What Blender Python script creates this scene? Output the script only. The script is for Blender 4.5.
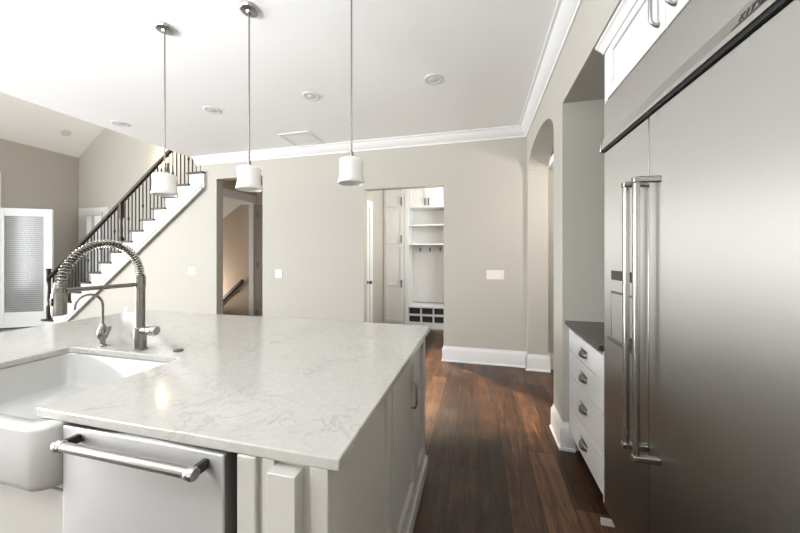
import bpy, bmesh, math, random
from mathutils import Vector, Matrix
random.seed(7)
S = bpy.context.scene
for o in list(bpy.data.objects):
    bpy.data.objects.remove(o)
COL = S.collection
PI = math.pi

# ------------------------------------------------------------------ camera
cd = bpy.data.cameras.new('camera')
cam = bpy.data.objects.new('camera', cd)
COL.objects.link(cam)
cd.sensor_width = 36.0
cd.lens = 14.0
cd.shift_y = -10.5 / 800
cd.clip_start = 0.02
YAW = math.atan(78 / 311.1)
cam.location = (0, 0, 1.37)
cam.rotation_euler = (PI / 2, 0, YAW)
S.camera = cam
S.view_settings.view_transform = 'Standard'
S.view_settings.look = 'None'
S.view_settings.gamma = 1.0
S.view_settings.use_curve_mapping = False
S.view_settings.exposure = 0.36

# ------------------------------------------------------------------ world and daylight
W = bpy.data.worlds.new('world')
S.world = W
W.use_nodes = True
bg = W.node_tree.nodes['Background']
bg.inputs[0].default_value = (0.93, 0.96, 1.0, 1)
bg.inputs[1].default_value = 1.2

def area(name, loc, rot, sx, sy, power, col=(1, 1, 1), spread=PI):
    l = bpy.data.lights.new(name, 'AREA')
    l.shape = 'RECTANGLE'
    l.size, l.size_y = sx, sy
    l.energy = power
    l.color = col
    l.spread = spread
    o = bpy.data.objects.new(name, l)
    o.location = loc
    o.rotation_euler = rot
    COL.objects.link(o)
    return o

NEARY = -2.6      # wall behind the camera
LX = -8.83        # far left wall of the living room
# daylight entering by the windows (each sits in its window opening)
area('daylight_kitchen_window', (-1.6, NEARY + 0.06, 1.75), (PI / 2, 0, 0), 2.6, 1.5, 16, (0.97, 0.985, 1.0))
area('daylight_living_window', (-6.6, NEARY + 0.06, 1.7), (PI / 2, 0, 0), 3.4, 2.4, 120, (0.94, 0.975, 1.0))
area('daylight_side_window', (LX + 0.06, -0.7, 1.7), (PI / 2, 0, -PI / 2), 3.4, 2.4, 560, (0.94, 0.975, 1.0))
def lamp(name, loc, power, col, radius=0.05, cone=None):
    l = bpy.data.lights.new(name, 'SPOT' if cone else 'POINT')
    l.energy = power
    l.color = col
    l.shadow_soft_size = radius
    if cone:
        l.spot_size = cone
        l.spot_blend = 0.3
    o = bpy.data.objects.new(name, l)
    o.location = loc
    COL.objects.link(o)
    return o
# ceiling lamps of the mudroom and of the room past the arch
ML = lamp('mudroom_ceiling_lamp', (-0.88, 4.50, 2.68), 760, (1.0, 0.84, 0.64), 0.04, 1.15)
ML.rotation_euler = (Vector((0.15, 3.1, 0)) - Vector((-0.88, 4.50, 2.68))).to_track_quat('-Z', 'Y').to_euler()
area('daylight_mudroom', (0.2, 5.0, 2.0), (PI / 2, 0, PI / 2), 0.9, 1.1, 26, (0.93, 0.98, 1.0))
lamp('arch_room_lamp', (1.10, 2.95, 2.30), 26, (1.0, 0.93, 0.86), 0.05)
# added fill light behind the camera, standing in for a ceiling-bounced flash
area('bounce_fill', (-2.2, -1.2, 1.75), (PI * 0.82, 0, 0), 2.8, 0.8, 105, (0.95, 0.98, 1.0), 1.95)

area('hall_stair_light', (-5.3, 4.62, 0.5), (PI * 0.85, 0, 0), 0.6, 0.5, 14, (1.0, 0.9, 0.8))

# ------------------------------------------------------------------ materials
def mat(name, col, rough=0.5, metal=0.0, spec=0.5, emit=None, es=1.0, trans=0.0, coat=0.0):
    m = bpy.data.materials.new(name)
    m.use_nodes = True
    b = m.node_tree.nodes['Principled BSDF']
    b.inputs['Base Color'].default_value = (*col, 1)
    b.inputs['Roughness'].default_value = rough
    b.inputs['Metallic'].default_value = metal
    b.inputs['Specular IOR Level'].default_value = spec
    b.inputs['Transmission Weight'].default_value = trans
    b.inputs['Coat Weight'].default_value = coat
    if emit:
        b.inputs['Emission Color'].default_value = (*emit, 1)
        b.inputs['Emission Strength'].default_value = es
    return m

def nd(m, t, **kw):
    n = m.node_tree.nodes.new(t)
    for k, v in kw.items():
        if k in n.inputs.keys() if hasattr(n.inputs, 'keys') else False:
            n.inputs[k].default_value = v
        else:
            setattr(n, k, v)
    return n

def lk(m, a, b):
    m.node_tree.links.new(a, b)

def bsdf(m):
    return m.node_tree.nodes['Principled BSDF']

def math_node(m, op, a, b=None):
    n = m.node_tree.nodes.new('ShaderNodeMath')
    n.operation = op
    for i, v in enumerate((a, b)):
        if v is None:
            continue
        if isinstance(v, (int, float)):
            n.inputs[i].default_value = v
        else:
            lk(m, v, n.inputs[i])
    return n.outputs[0]

def ramp(m, src, stops):
    r = m.node_tree.nodes.new('ShaderNodeValToRGB')
    e = r.color_ramp.elements
    while len(e) < len(stops):
        e.new(0.5)
    for i, (p, c) in enumerate(stops):
        e[i].position = p
        e[i].color = (*c, 1) if len(c) == 3 else c
    lk(m, src, r.inputs[0])
    return r.outputs[0]

def paint(name, col, rough=0.6, bump=0.02, scale=220, spec=0.3):
    m = mat(name, col, rough, spec=spec)
    tc = nd(m, 'ShaderNodeTexCoord')
    n = nd(m, 'ShaderNodeTexNoise')
    n.inputs['Scale'].default_value = scale
    n.inputs['Detail'].default_value = 3
    lk(m, tc.outputs['Object'], n.inputs['Vector'])
    b = nd(m, 'ShaderNodeBump')
    b.inputs['Strength'].default_value = bump
    b.inputs['Distance'].default_value = 0.002
    lk(m, n.outputs['Fac'], b.inputs['Height'])
    lk(m, b.outputs['Normal'], bsdf(m).inputs['Normal'])
    return m

M = {}
M['wall'] = paint('warm greige wall paint', (0.45, 0.428, 0.383), 0.7)
M['hallwall'] = paint('tan hall paint', (0.50, 0.41, 0.33), 0.7)
M['ceiling'] = paint('white ceiling paint', (0.90, 0.90, 0.895), 0.8)
M['trim'] = paint('white trim paint', (0.72, 0.72, 0.716), 0.35, 0.01)
M['cab'] = paint('white cabinet paint', (0.69, 0.69, 0.688), 0.3, 0.008)
M['island'] = paint('putty white cabinet paint', (0.51, 0.495, 0.463), 0.35, 0.008)
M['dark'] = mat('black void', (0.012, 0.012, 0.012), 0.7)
M['cubby'] = mat('cubby shade black', (0.03, 0.03, 0.035), 0.6)
M['porcelain'] = mat('white fireclay', (0.50, 0.495, 0.482), 0.12, coat=0.3)
M['nickel'] = mat('brushed nickel', (0.27, 0.253, 0.23), 0.27, 1.0)
M['chrome'] = mat('polished chrome', (0.52, 0.51, 0.49), 0.14, 1.0)
M['pewter'] = mat('dark pewter pull', (0.20, 0.195, 0.19), 0.32, 1.0)
M['pullsteel'] = mat('satin steel pull', (0.42, 0.42, 0.42), 0.3, 1.0)
M['iron'] = mat('black iron', (0.02, 0.019, 0.018), 0.5)
M['shade'] = mat('white opal glass', (0.86, 0.85, 0.83), 0.25, spec=0.5)
bsdf(M['shade']).inputs['Subsurface Weight'].default_value = 0.25
bsdf(M['shade']).inputs['Subsurface Radius'].default_value = (0.05, 0.05, 0.05)
M['sconceglass'] = mat('lit sconce glass', (1, 0.9, 0.75), 0.4, emit=(1.0, 0.72, 0.42), es=14)
M['plate'] = mat('white plastic plate', (0.80, 0.79, 0.77), 0.35)
M['plate2'] = mat('cream plastic plate', (0.76, 0.71, 0.65), 0.35)
M['black'] = mat('black plastic', (0.02, 0.02, 0.022), 0.25)
M['ink'] = mat('dark logo ink', (0.03, 0.03, 0.03), 0.4)
M['canin'] = mat('recessed can reflector', (0.70, 0.69, 0.68), 0.35, 0.0)
M['vent'] = mat('vent grille paint', (0.74, 0.735, 0.725), 0.6)
M['porch'] = mat('porch white', (0.85, 0.85, 0.84), 0.5)
M['rugged'] = mat('dark hall door', (0.27, 0.24, 0.21), 0.5)
m = bpy.data.materials.new('clear window glass')
m.use_nodes = True
nt = m.node_tree
nt.nodes.remove(nt.nodes['Principled BSDF'])
tr = nt.nodes.new('ShaderNodeBsdfTransparent')
gl = nt.nodes.new('ShaderNodeBsdfGlossy')
gl.inputs['Roughness'].default_value = 0.14
ms = nt.nodes.new('ShaderNodeMixShader')
ms.inputs[0].default_value = 0.014
nt.links.new(tr.outputs[0], ms.inputs[1])
nt.links.new(gl.outputs[0], ms.inputs[2])
nt.links.new(ms.outputs[0], nt.nodes['Material Output'].inputs[0])
M['glass'] = m

# dark wood (treads, rails)
def darkwood(name, c1, c2, axis):
    m = mat(name, c1, 0.45)
    tc = nd(m, 'ShaderNodeTexCoord')
    mp = nd(m, 'ShaderNodeMapping')
    sc = [60, 60, 60]
    sc[axis] = 4
    mp.inputs['Scale'].default_value = sc
    lk(m, tc.outputs['Object'], mp.inputs['Vector'])
    n = nd(m, 'ShaderNodeTexNoise')
    n.inputs['Scale'].default_value = 1
    n.inputs['Detail'].default_value = 6
    lk(m, mp.outputs[0], n.inputs['Vector'])
    lk(m, ramp(m, n.outputs['Fac'], [(0.3, c1), (0.75, c2)]), bsdf(m).inputs['Base Color'])
    return m
M['tread'] = darkwood('dark stained tread', (0.035, 0.022, 0.015), (0.08, 0.05, 0.035), 1)
M['rail'] = darkwood('dark stained rail', (0.028, 0.018, 0.013), (0.07, 0.045, 0.03), 0)

# brushed stainless steel
def steel(name, base, rough, axis_scale, aniso=0.0, arot=0.0):
    m = mat(name, base, rough, 1.0)
    tc = nd(m, 'ShaderNodeTexCoord')
    mp = nd(m, 'ShaderNodeMapping')
    mp.inputs['Scale'].default_value = axis_scale
    lk(m, tc.outputs['Object'], mp.inputs['Vector'])
    n = nd(m, 'ShaderNodeTexNoise')
    n.inputs['Scale'].default_value = 1
    n.inputs['Detail'].default_value = 4
    lk(m, mp.outputs[0], n.inputs['Vector'])
    mr = nd(m, 'ShaderNodeMapRange')
    mr.inputs['To Min'].default_value = rough - 0.006
    mr.inputs['To Max'].default_value = rough + 0.006
    lk(m, n.outputs['Fac'], mr.inputs['Value'])
    lk(m, mr.outputs[0], bsdf(m).inputs['Roughness'])
    if aniso:
        bsdf(m).inputs['Anisotropic'].default_value = aniso
        bsdf(m).inputs['Anisotropic Rotation'].default_value = arot
        tg = nd(m, 'ShaderNodeTangent', direction_type='RADIAL', axis='Z')
        lk(m, tg.outputs[0], bsdf(m).inputs['Tangent'])
    return m
M['steel'] = steel('brushed stainless doors', (0.40, 0.389, 0.366), 0.42, (3, 3, 300), 0.9, 0.0)
M['steel2'] = steel('brushed stainless grille', (0.45, 0.435, 0.41), 0.42, (3, 3, 300), 0.8, 0.0)
M['dwsteel'] = steel('brushed stainless dishwasher', (0.50, 0.493, 0.482), 0.5, (400, 3, 3), 0.9, 0.25)
M['barsteel'] = mat('satin steel bar', (0.40, 0.388, 0.368), 0.22, 1.0)
M['darksteel'] = mat('dark steel side', (0.16, 0.155, 0.15), 0.4, 0.8)

# quartz worktop
m = mat('white veined quartz', (0.72, 0.70, 0.66), 0.1, spec=0.5)
tc = nd(m, 'ShaderNodeTexCoord')
n1 = nd(m, 'ShaderNodeTexNoise')
n1.inputs['Scale'].default_value = 6.5
n1.inputs['Detail'].default_value = 9
n1.inputs['Roughness'].default_value = 0.62
n1.inputs['Distortion'].default_value = 1.1
lk(m, tc.outputs['Object'], n1.inputs['Vector'])
vein = ramp(m, n1.outputs['Fac'], [(0.482, (0, 0, 0)), (0.5, (1, 1, 1)), (0.518, (0, 0, 0))])
n2 = nd(m, 'ShaderNodeTexNoise')
n2.inputs['Scale'].default_value = 6
n2.inputs['Detail'].default_value = 4
lk(m, tc.outputs['Object'], n2.inputs['Vector'])
patch = ramp(m, n2.outputs['Fac'], [(0.43, (0, 0, 0)), (0.62, (1, 1, 1))])
n3 = nd(m, 'ShaderNodeTexNoise')
n3.inputs['Scale'].default_value = 55
n3.inputs['Detail'].default_value = 5
lk(m, tc.outputs['Object'], n3.inputs['Vector'])
speck = ramp(m, n3.outputs['Fac'], [(0.35, (0.45, 0.438, 0.41)), (0.65, (0.482, 0.468, 0.44))])
fac = math_node(m, 'MULTIPLY', vein, patch)
fac = math_node(m, 'MULTIPLY', fac, 0.36)
mx = nd(m, 'ShaderNodeMix', data_type='RGBA')
lk(m, fac, mx.inputs[0])
lk(m, speck, mx.inputs[6])
mx.inputs[7].default_value = (0.17, 0.16, 0.15, 1)
lk(m, mx.outputs[2], bsdf(m).inputs['Base Color'])
M['quartz'] = m

m = mat('dark soapstone', (0.035, 0.032, 0.026), 0.25)
tc = nd(m, 'ShaderNodeTexCoord')
n1 = nd(m, 'ShaderNodeTexNoise')
n1.inputs['Scale'].default_value = 60
lk(m, tc.outputs['Object'], n1.inputs['Vector'])
lk(m, ramp(m, n1.outputs['Fac'], [(0.3, (0.03, 0.028, 0.022)), (0.7, (0.06, 0.055, 0.045))]), bsdf(m).inputs['Base Color'])
M['soap'] = m

# plank floor: boards run along Y, each board its own tint
m = mat('dark hickory planks', (0.1, 0.06, 0.04), 0.35, spec=0.4)
tc = nd(m, 'ShaderNodeTexCoord')
sep = nd(m, 'ShaderNodeSeparateXYZ')
lk(m, tc.outputs['Object'], sep.inputs[0])
PW, PL = 0.17, 1.7
xs = math_node(m, 'DIVIDE', sep.outputs[0], PW)
row = math_node(m, 'FLOOR', xs)
wn0 = nd(m, 'ShaderNodeTexWhiteNoise', noise_dimensions='1D')
lk(m, row, wn0.inputs['W'])
ys = math_node(m, 'DIVIDE', sep.outputs[1], PL)
ys = math_node(m, 'ADD', ys, wn0.outputs['Value'])
ys = math_node(m, 'ADD', ys, math_node(m, 'MULTIPLY', row, 0.37))
colid = math_node(m, 'FLOOR', ys)
cx = nd(m, 'ShaderNodeCombineXYZ')
lk(m, row, cx.inputs[0])
lk(m, colid, cx.inputs[1])
wn = nd(m, 'ShaderNodeTexWhiteNoise', noise_dimensions='2D')
lk(m, cx.outputs[0], wn.inputs['Vector'])
# grain
mp = nd(m, 'ShaderNodeMapping')
mp.inputs['Scale'].default_value = (30, 2.2, 1)
lk(m, tc.outputs['Object'], mp.inputs['Vector'])
add = nd(m, 'ShaderNodeVectorMath', operation='ADD')
lk(m, mp.outputs[0], add.inputs[0])
sc = nd(m, 'ShaderNodeVectorMath', operation='SCALE')
sc.inputs['Scale'].default_value = 37.0
lk(m, wn.outputs['Color'], sc.inputs[0])
lk(m, sc.outputs[0], add.inputs[1])
gn = nd(m, 'ShaderNodeTexNoise')
gn.inputs['Scale'].default_value = 1.0
gn.inputs['Detail'].default_value = 8
gn.inputs['Roughness'].default_value = 0.65
gn.inputs['Distortion'].default_value = 1.2
lk(m, add.outputs[0], gn.inputs['Vector'])
kn = nd(m, 'ShaderNodeTexNoise')
kn.inputs['Scale'].default_value = 5
kn.inputs['Detail'].default_value = 3
lk(m, tc.outputs['Object'], kn.inputs['Vector'])
f1 = math_node(m, 'MULTIPLY', gn.outputs['Fac'], 0.80)
f1 = math_node(m, 'ADD', f1, math_node(m, 'MULTIPLY', wn.outputs['Value'], 0.30))
f1 = math_node(m, 'ADD', f1, math_node(m, 'MULTIPLY', kn.outputs['Fac'], 0.26))
wood = ramp(m, f1, [(0.46, (0.007, 0.0038, 0.0026)), (0.60, (0.027, 0.0125, 0.0068)), (0.74, (0.066, 0.030, 0.0145)), (0.90, (0.16, 0.076, 0.036))])
fx = math_node(m, 'FRACT', xs)
fy = math_node(m, 'FRACT', ys)
ex = math_node(m, 'MINIMUM', fx, math_node(m, 'SUBTRACT', 1.0, fx))
ex = math_node(m, 'MULTIPLY', ex, PW)
ey = math_node(m, 'MINIMUM', fy, math_node(m, 'SUBTRACT', 1.0, fy))
ey = math_node(m, 'MULTIPLY', ey, PL)
ed = math_node(m, 'MINIMUM', ex, ey)
gap = ramp(m, ed, [(0.0, (0.25, 0.25, 0.25)), (0.003, (1, 1, 1))])
mul = nd(m, 'ShaderNodeMix', data_type='RGBA', blend_type='MULTIPLY')
mul.inputs[0].default_value = 1
lk(m, wood, mul.inputs[6])
lk(m, gap, mul.inputs[7])
lk(m, mul.outputs[2], bsdf(m).inputs['Base Color'])
mr = nd(m, 'ShaderNodeMapRange')
mr.inputs['To Min'].default_value = 0.26
mr.inputs['To Max'].default_value = 0.46
lk(m, gn.outputs['Fac'], mr.inputs['Value'])
lk(m, mr.outputs[0], bsdf(m).inputs['Roughness'])
bp = nd(m, 'ShaderNodeBump')
bp.inputs['Strength'].default_value = 0.25
bp.inputs['Distance'].default_value = 0.003
lk(m, math_node(m, 'ADD', math_node(m, 'MULTIPLY', gn.outputs['Fac'], 0.4), gap), bp.inputs['Height'])
lk(m, bp.outputs['Normal'], bsdf(m).inputs['Normal'])
M['floor'] = m

# closed grey blind behind the door glass
m = mat('grey blind slats', (0.33, 0.33, 0.33), 0.45)
tc = nd(m, 'ShaderNodeTexCoord')
wv = nd(m, 'ShaderNodeTexWave', wave_type='BANDS', bands_direction='Z')
wv.inputs['Scale'].default_value = 8.0
lk(m, tc.outputs['Object'], wv.inputs['Vector'])
lk(m, ramp(m, wv.outputs['Fac'], [(0.2, (0.15, 0.15, 0.152)), (0.7, (0.25, 0.25, 0.253))]), bsdf(m).inputs['Base Color'])
M['blind'] = m

# ------------------------------------------------------------------ mesh helpers
ORG = {}

class MB:
    def __init__(self):
        self.v, self.f = [], []
    def add(self, vs, fs):
        n = len(self.v)
        self.v += [tuple(p) for p in vs]
        self.f += [tuple(i + n for i in f) for f in fs]
        return self
    def box(self, x0, x1, y0, y1, z0, z1):
        x0, x1 = min(x0, x1), max(x0, x1)
        y0, y1 = min(y0, y1), max(y0, y1)
        z0, z1 = min(z0, z1), max(z0, z1)
        return self.add([(x0, y0, z0), (x1, y0, z0), (x1, y1, z0), (x0, y1, z0),
                         (x0, y0, z1), (x1, y0, z1), (x1, y1, z1), (x0, y1, z1)],
                        [(0, 3, 2, 1), (4, 5, 6, 7), (0, 1, 5, 4), (1, 2, 6, 5), (2, 3, 7, 6), (3, 0, 4, 7)])
    def prism(self, pts, axis, a, b):
        # pts: outline in the plane normal to the axis (x: (y,z), y: (x,z), z: (x,y))
        def P(p, t):
            return {'x': (t, p[0], p[1]), 'y': (p[0], t, p[1]), 'z': (p[0], p[1], t)}[axis]
        n = len(pts)
        vs = [P(p, a) for p in pts] + [P(p, b) for p in pts]
        fs = [tuple(range(n))[::-1], tuple(range(n, 2 * n))]
        fs += [(i, (i + 1) % n, n + (i + 1) % n, n + i) for i in range(n)]
        return self.add(vs, fs)
    def lathe(self, c, prof, seg=24, axis='z', cap=True):
        # prof: (radius, height along axis)
        vs, fs = [], []
        for r, h in prof:
            for k in range(seg):
                a = 2 * PI * k / seg
                p, q = r * math.cos(a), r * math.sin(a)
                d = {'z': (p, q, h), 'y': (p, h, q), 'x': (h, p, q)}[axis]
                vs.append((c[0] + d[0], c[1] + d[1], c[2] + d[2]))
        for i in range(len(prof) - 1):
            for k in range(seg):
                k2 = (k + 1) % seg
                fs.append((i * seg + k, i * seg + k2, (i + 1) * seg + k2, (i + 1) * seg + k))
        if cap:
            fs.append(tuple(range(seg))[::-1])
            fs.append(tuple((len(prof) - 1) * seg + k for k in range(seg)))
        return self.add(vs, fs)
    def tube(self, path, r, seg=10):
        path = [Vector(p) for p in path]
        rs = r if isinstance(r, (list, tuple)) else [r] * len(path)
        vs, fs = [], []
        t0 = (path[1] - path[0]).normalized()
        u = t0.orthogonal().normalized()
        for i, p in enumerate(path):
            a = path[max(i - 1, 0)]
            b = path[min(i + 1, len(path) - 1)]
            t = (b - a).normalized()
            u = (u - t * u.dot(t))
            if u.length < 1e-6:
                u = t.orthogonal()
            u.normalize()
            w = t.cross(u)
            for k in range(seg):
                an = 2 * PI * k / seg
                vs.append(p + (u * math.cos(an) + w * math.sin(an)) * rs[i])
        for i in range(len(path) - 1):
            for k in range(seg):
                k2 = (k + 1) % seg
                fs.append((i * seg + k, i * seg + k2, (i + 1) * seg + k2, (i + 1) * seg + k))
        fs.append(tuple(range(seg))[::-1])
        fs.append(tuple((len(path) - 1) * seg + k for k in range(seg)))
        return self.add(vs, fs)
    def sweep(self, path, prof):
        # path: XY points, prof: closed (offset to the left of travel, z) outline, mitred
        n = len(path)
        P = [Vector((p[0], p[1])) for p in path]
        rings = []
        for i in range(n):
            d0 = (P[i] - P[i - 1]).normalized() if i > 0 else None
            d1 = (P[i + 1] - P[i]).normalized() if i < n - 1 else None
            if d0 is None: d0 = d1
            if d1 is None: d1 = d0
            n0 = Vector((-d0.y, d0.x)); n1 = Vector((-d1.y, d1.x))
            mv = (n0 + n1).normalized()
            mv = mv / max(mv.dot(n0), 0.2)
            rings.append([(P[i].x + mv.x * o, P[i].y + mv.y * o, z) for o, z in prof])
        k = len(prof)
        vs = [v for r in rings for v in r]
        fs = []
        for i in range(n - 1):
            for j in range(k):
                j2 = (j + 1) % k
                fs.append((i * k + j, i * k + j2, (i + 1) * k + j2, (i + 1) * k + j))
        fs.append(tuple(range(k))[::-1])
        fs.append(tuple((n - 1) * k + j for j in range(k)))
        return self.add(vs, fs)
    def build(self, name, material, parent=None, bevel=0.0, seg=2, smooth=False, ang=40):
        org = Vector((0, 0, 0))
        if parent is not None:
            org = ORG[parent]
        me = bpy.data.meshes.new(name)
        me.from_pydata([Vector(p) - org for p in self.v], [], self.f)
        bm = bmesh.new()
        bm.from_mesh(me)
        bmesh.ops.recalc_face_normals(bm, faces=bm.faces)
        bm.to_mesh(me)
        bm.free()
        me.materials.append(material)
        o = bpy.data.objects.new(name, me)
        COL.objects.link(o)
        if parent is not None:
            o.parent = parent
        ORG[o] = org
        if bevel:
            b = o.modifiers.new('bevel', 'BEVEL')
            b.width = bevel
            b.segments = seg
            b.limit_method = 'ANGLE'
            b.angle_limit = math.radians(35)
        if smooth or bevel:
            me.shade_smooth()
            me.set_sharp_from_angle(angle=math.radians(ang))
        return o

def tag(o, label, cat, group=None):
    o['label'] = label
    o['category'] = cat
    if group:
        o['group'] = group
    return o

def thing(name, label, cat, loc, group=None):
    o = bpy.data.objects.new(name, None)
    o.empty_display_size = 0.1
    COL.objects.link(o)
    o.location = loc
    ORG[o] = Vector(loc)
    return tag(o, label, cat, group)

def struct(o):
    o['kind'] = 'structure'
    return o

def dup(root, loc, label, group=None):
    r = root.copy()
    COL.objects.link(r)
    r.location = loc
    r['label'] = label
    if group:
        r['group'] = group
    ORG[r] = Vector(loc)
    for ch in list(root.children):
        c = ch.copy()
        COL.objects.link(c)
        c.parent = r
        for g in list(ch.children):
            d = g.copy()
            COL.objects.link(d)
            d.parent = c
    return r

# ------------------------------------------------------------------ dimensions
CZ = 2.95          # kitchen ceiling
BY = 4.09          # back wall face
RX = 0.582          # right wall face
WT = 0.13          # wall thickness
EX = -4.46         # left edge of the kitchen ceiling
SY = 5.10          # wall behind the stair
RT = 0.225          # thickness of the arched wall
NY = 2.425          # far end of the fridge niche

# ------------------------------------------------------------------ setting
struct(MB().box(LX - 0.2, 2.8, NEARY - 0.2, 6.4, -0.12, 0).build('floor', M['floor']))
struct(MB().box(EX, 1.45, NEARY - 0.15, BY + WT, CZ, CZ + 0.2).build('ceiling', M['ceiling']))

# back wall with the two doorways; its left end runs under the stair
def noseline(x):
    return 2.72 + 0.746 * (x + 4.537)
HD = (-4.035, -3.186, 2.595)
MD = (-1.544, -0.437, 2.30)
xb = -7.40
pts = [(xb, 0), (HD[0], 0), (HD[0], HD[2]), (HD[1], HD[2]), (HD[1], 0), (MD[0], 0), (MD[0], MD[2]), (MD[1], MD[2]), (MD[1], 0),
       (RX + 0.0, 0), (RX + 0.0, CZ), (-4.42, CZ), (-4.42, 2.67), (-4.60, noseline(-4.60) - 0.30), (xb, noseline(xb) - 0.30)]
struct(MB().prism(pts, 'y', BY, BY + WT).build('wall_back', M['wall']))

# right wall: arch, pillar, header over the fridge niche
ay0, ay1, aspr, arise = 2.69, 4.0, 2.34, 0.27
arch = []
for k in range(25):
    a = PI * k / 24
    yy = (ay0 + ay1) / 2 - math.cos(a) * (ay1 - ay0) / 2
    arch.append((yy, aspr + arise * math.sin(a) ** 0.85))
pts = [(NY, 0), (ay0, 0)] + arch + [(ay1, 0), (BY + WT, 0), (BY + WT, CZ), (NY, CZ)]
struct(MB().prism(pts, 'x', RX, RX + RT).build('wall_right', M['wall']))
struct(MB().box(RX, 1.35, 0.46, NY, 2.455, CZ).build('wall_header', M['wall']))
struct(MB().box(RX, 1.35, NEARY, 0.46, 0, CZ).build('wall_right_near', M['wall']))
struct(MB().box(1.35, 1.45, NEARY, NY + 0.12, 0, CZ).build('wall_niche_back', M['wall']))
struct(MB().box(RX + RT, 1.35, NY, NY + 0.12, 0, CZ).build('wall_niche_end', M['wall']))
# room beyond the arch
struct(MB().box(RX, 2.8, BY + 0.015, BY + WT, 0, CZ).build('wall_arch_room', M['wall']))
struct(MB().box(2.7, 2.8, NY + 0.12, BY, 0, CZ).build('wall_arch_room_far', M['wall']))
struct(MB().box(1.45, 2.8, NY, NY + 0.12, 0, CZ).build('wall_arch_room_near', M['wall']))
struct(MB().box(RX + RT, 2.8, NY + 0.12, BY + 0.015, 2.42, 2.5).build('ceiling_arch_room', M['ceiling']))

# living room: far left wall, wall behind the stair, vaulted ceiling, wall behind the camera
lw = 3.61
SL = 0.76
def vz(x):
    return lw + SL * (x - LX)
LWIN = (-1.2, 2.4, 0.5, 2.9)      # side window y0,y1,z0,z1
LDOOR = (2.85, 3.80, 2.86)        # door opening in the left wall
pts = [(NEARY, 0), (LDOOR[0], 0), (LDOOR[0], LDOOR[2]), (LDOOR[1], LDOOR[2]), (LDOOR[1], 0), (SY + 0.12, 0), (SY + 0.12, lw + 0.15), (NEARY, lw + 0.15)]
struct(MB().prism(pts, 'x', LX - 0.12, LX).build('wall_left', M['wall']))
# stair back wall with a narrow window
wx0, wx1, wz0, wz1 = -8.54, -8.10, 0.35, 2.29
def ring(x0, x1, z0, z1, y0, y1, w):
    return MB().box(x0 - w, x0, y0, y1, z0 - w, z1 + w).box(x1, x1 + w, y0, y1, z0 - w, z1 + w) \
        .box(x0, x1, y0, y1, z1, z1 + w).box(x0, x1, y0, y1, z0 - w, z0)
g = MB()
g.box(LX, wx0, SY, SY + 0.12, 0, 6.6).box(wx1, -1.9, SY, SY + 0.12, 0, 6.6)
g.box(wx0, wx1, SY, SY + 0.12, 0, wz0).box(wx0, wx1, SY, SY + 0.12, wz1, 6.6)
struct(g.build('wall_stair', M['wall']))
pts = [(LX - 0.12, vz(LX - 0.12)), (-4.46, vz(-4.46)), (-4.46, vz(-4.46) + 0.15), (LX - 0.12, vz(LX - 0.12) + 0.15)]
struct(MB().prism(pts, 'y', NEARY, SY + 0.12).build('ceiling_vault', M['ceiling']))
struct(MB().box(EX, EX + 0.1, NEARY, BY + WT, CZ + 0.2, 6.95).build('wall_bulkhead', M['wall']))
struct(MB().box(EX, -1.9, BY, BY + WT, CZ, 6.6).build('wall_upper_hall', M['wall']))
struct(MB().box(-1.9, -1.8, BY + WT, SY + 0.12, CZ, 6.6).build('wall_upper_end', M['wall']))
struct(MB().box(EX, -1.8, BY, SY + 0.12, 6.5, 6.6).build('ceiling_upper_hall', M['ceiling']))
struct(MB().box(LX - 0.12, 1.45, NEARY - 0.12, NEARY, 0, 7.0).build('wall_near', M['wall']))

# hall behind the left doorway
struct(MB().box(HD[1] + 0.55, HD[1] + 0.65, BY + WT, SY, 0, CZ).build('wall_hall_right', M['hallwall']))
struct(MB().box(-6.2, HD[1] + 0.6, SY - 0.012, SY, 0, 2.9).build('wall_hall_back', M['hallwall']))
struct(MB().box(-4.1, HD[1] + 0.6, BY + WT, SY - 0.012, 2.72, 2.8).build('ceiling_hall', M['hallwall']))
pts = [(-4.09, 2.36), (-4.45, 2.36), (-5.9, 1.47), (-5.9, 1.55), (-4.45, 2.5), (-4.09, 2.5)]
struct(MB().prism(pts, 'y', BY + WT, SY - 0.012).build('ceiling_stair_soffit', M['trim']))
struct(MB().box(-4.13, -4.09, BY + WT, SY - 0.012, 2.5, 2.72).build('wall_soffit_face', M['hallwall']))

# mudroom shell
MX0, MX1, MY = -1.80, 0.30, 6.25
struct(MB().box(MX0 - 0.1, MX0, BY + WT, MY, 0, 2.8).build('wall_mudroom_left', M['wall']))
struct(MB().box(MX1, MX1 + 0.1, BY + WT, MY, 0, 2.8).build('wall_mudroom_right', M['wall']))
struct(MB().box(MX0 - 0.1, MX1 + 0.1, MY, MY + 0.1, 0, 2.8).build('wall_mudroom_back', M['wall']))
struct(MB().box(MX0 - 0.1, MX1 + 0.1, BY + WT, MY + 0.1, 2.75, 2.85).build('ceiling_mudroom', M['ceiling']))

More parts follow.
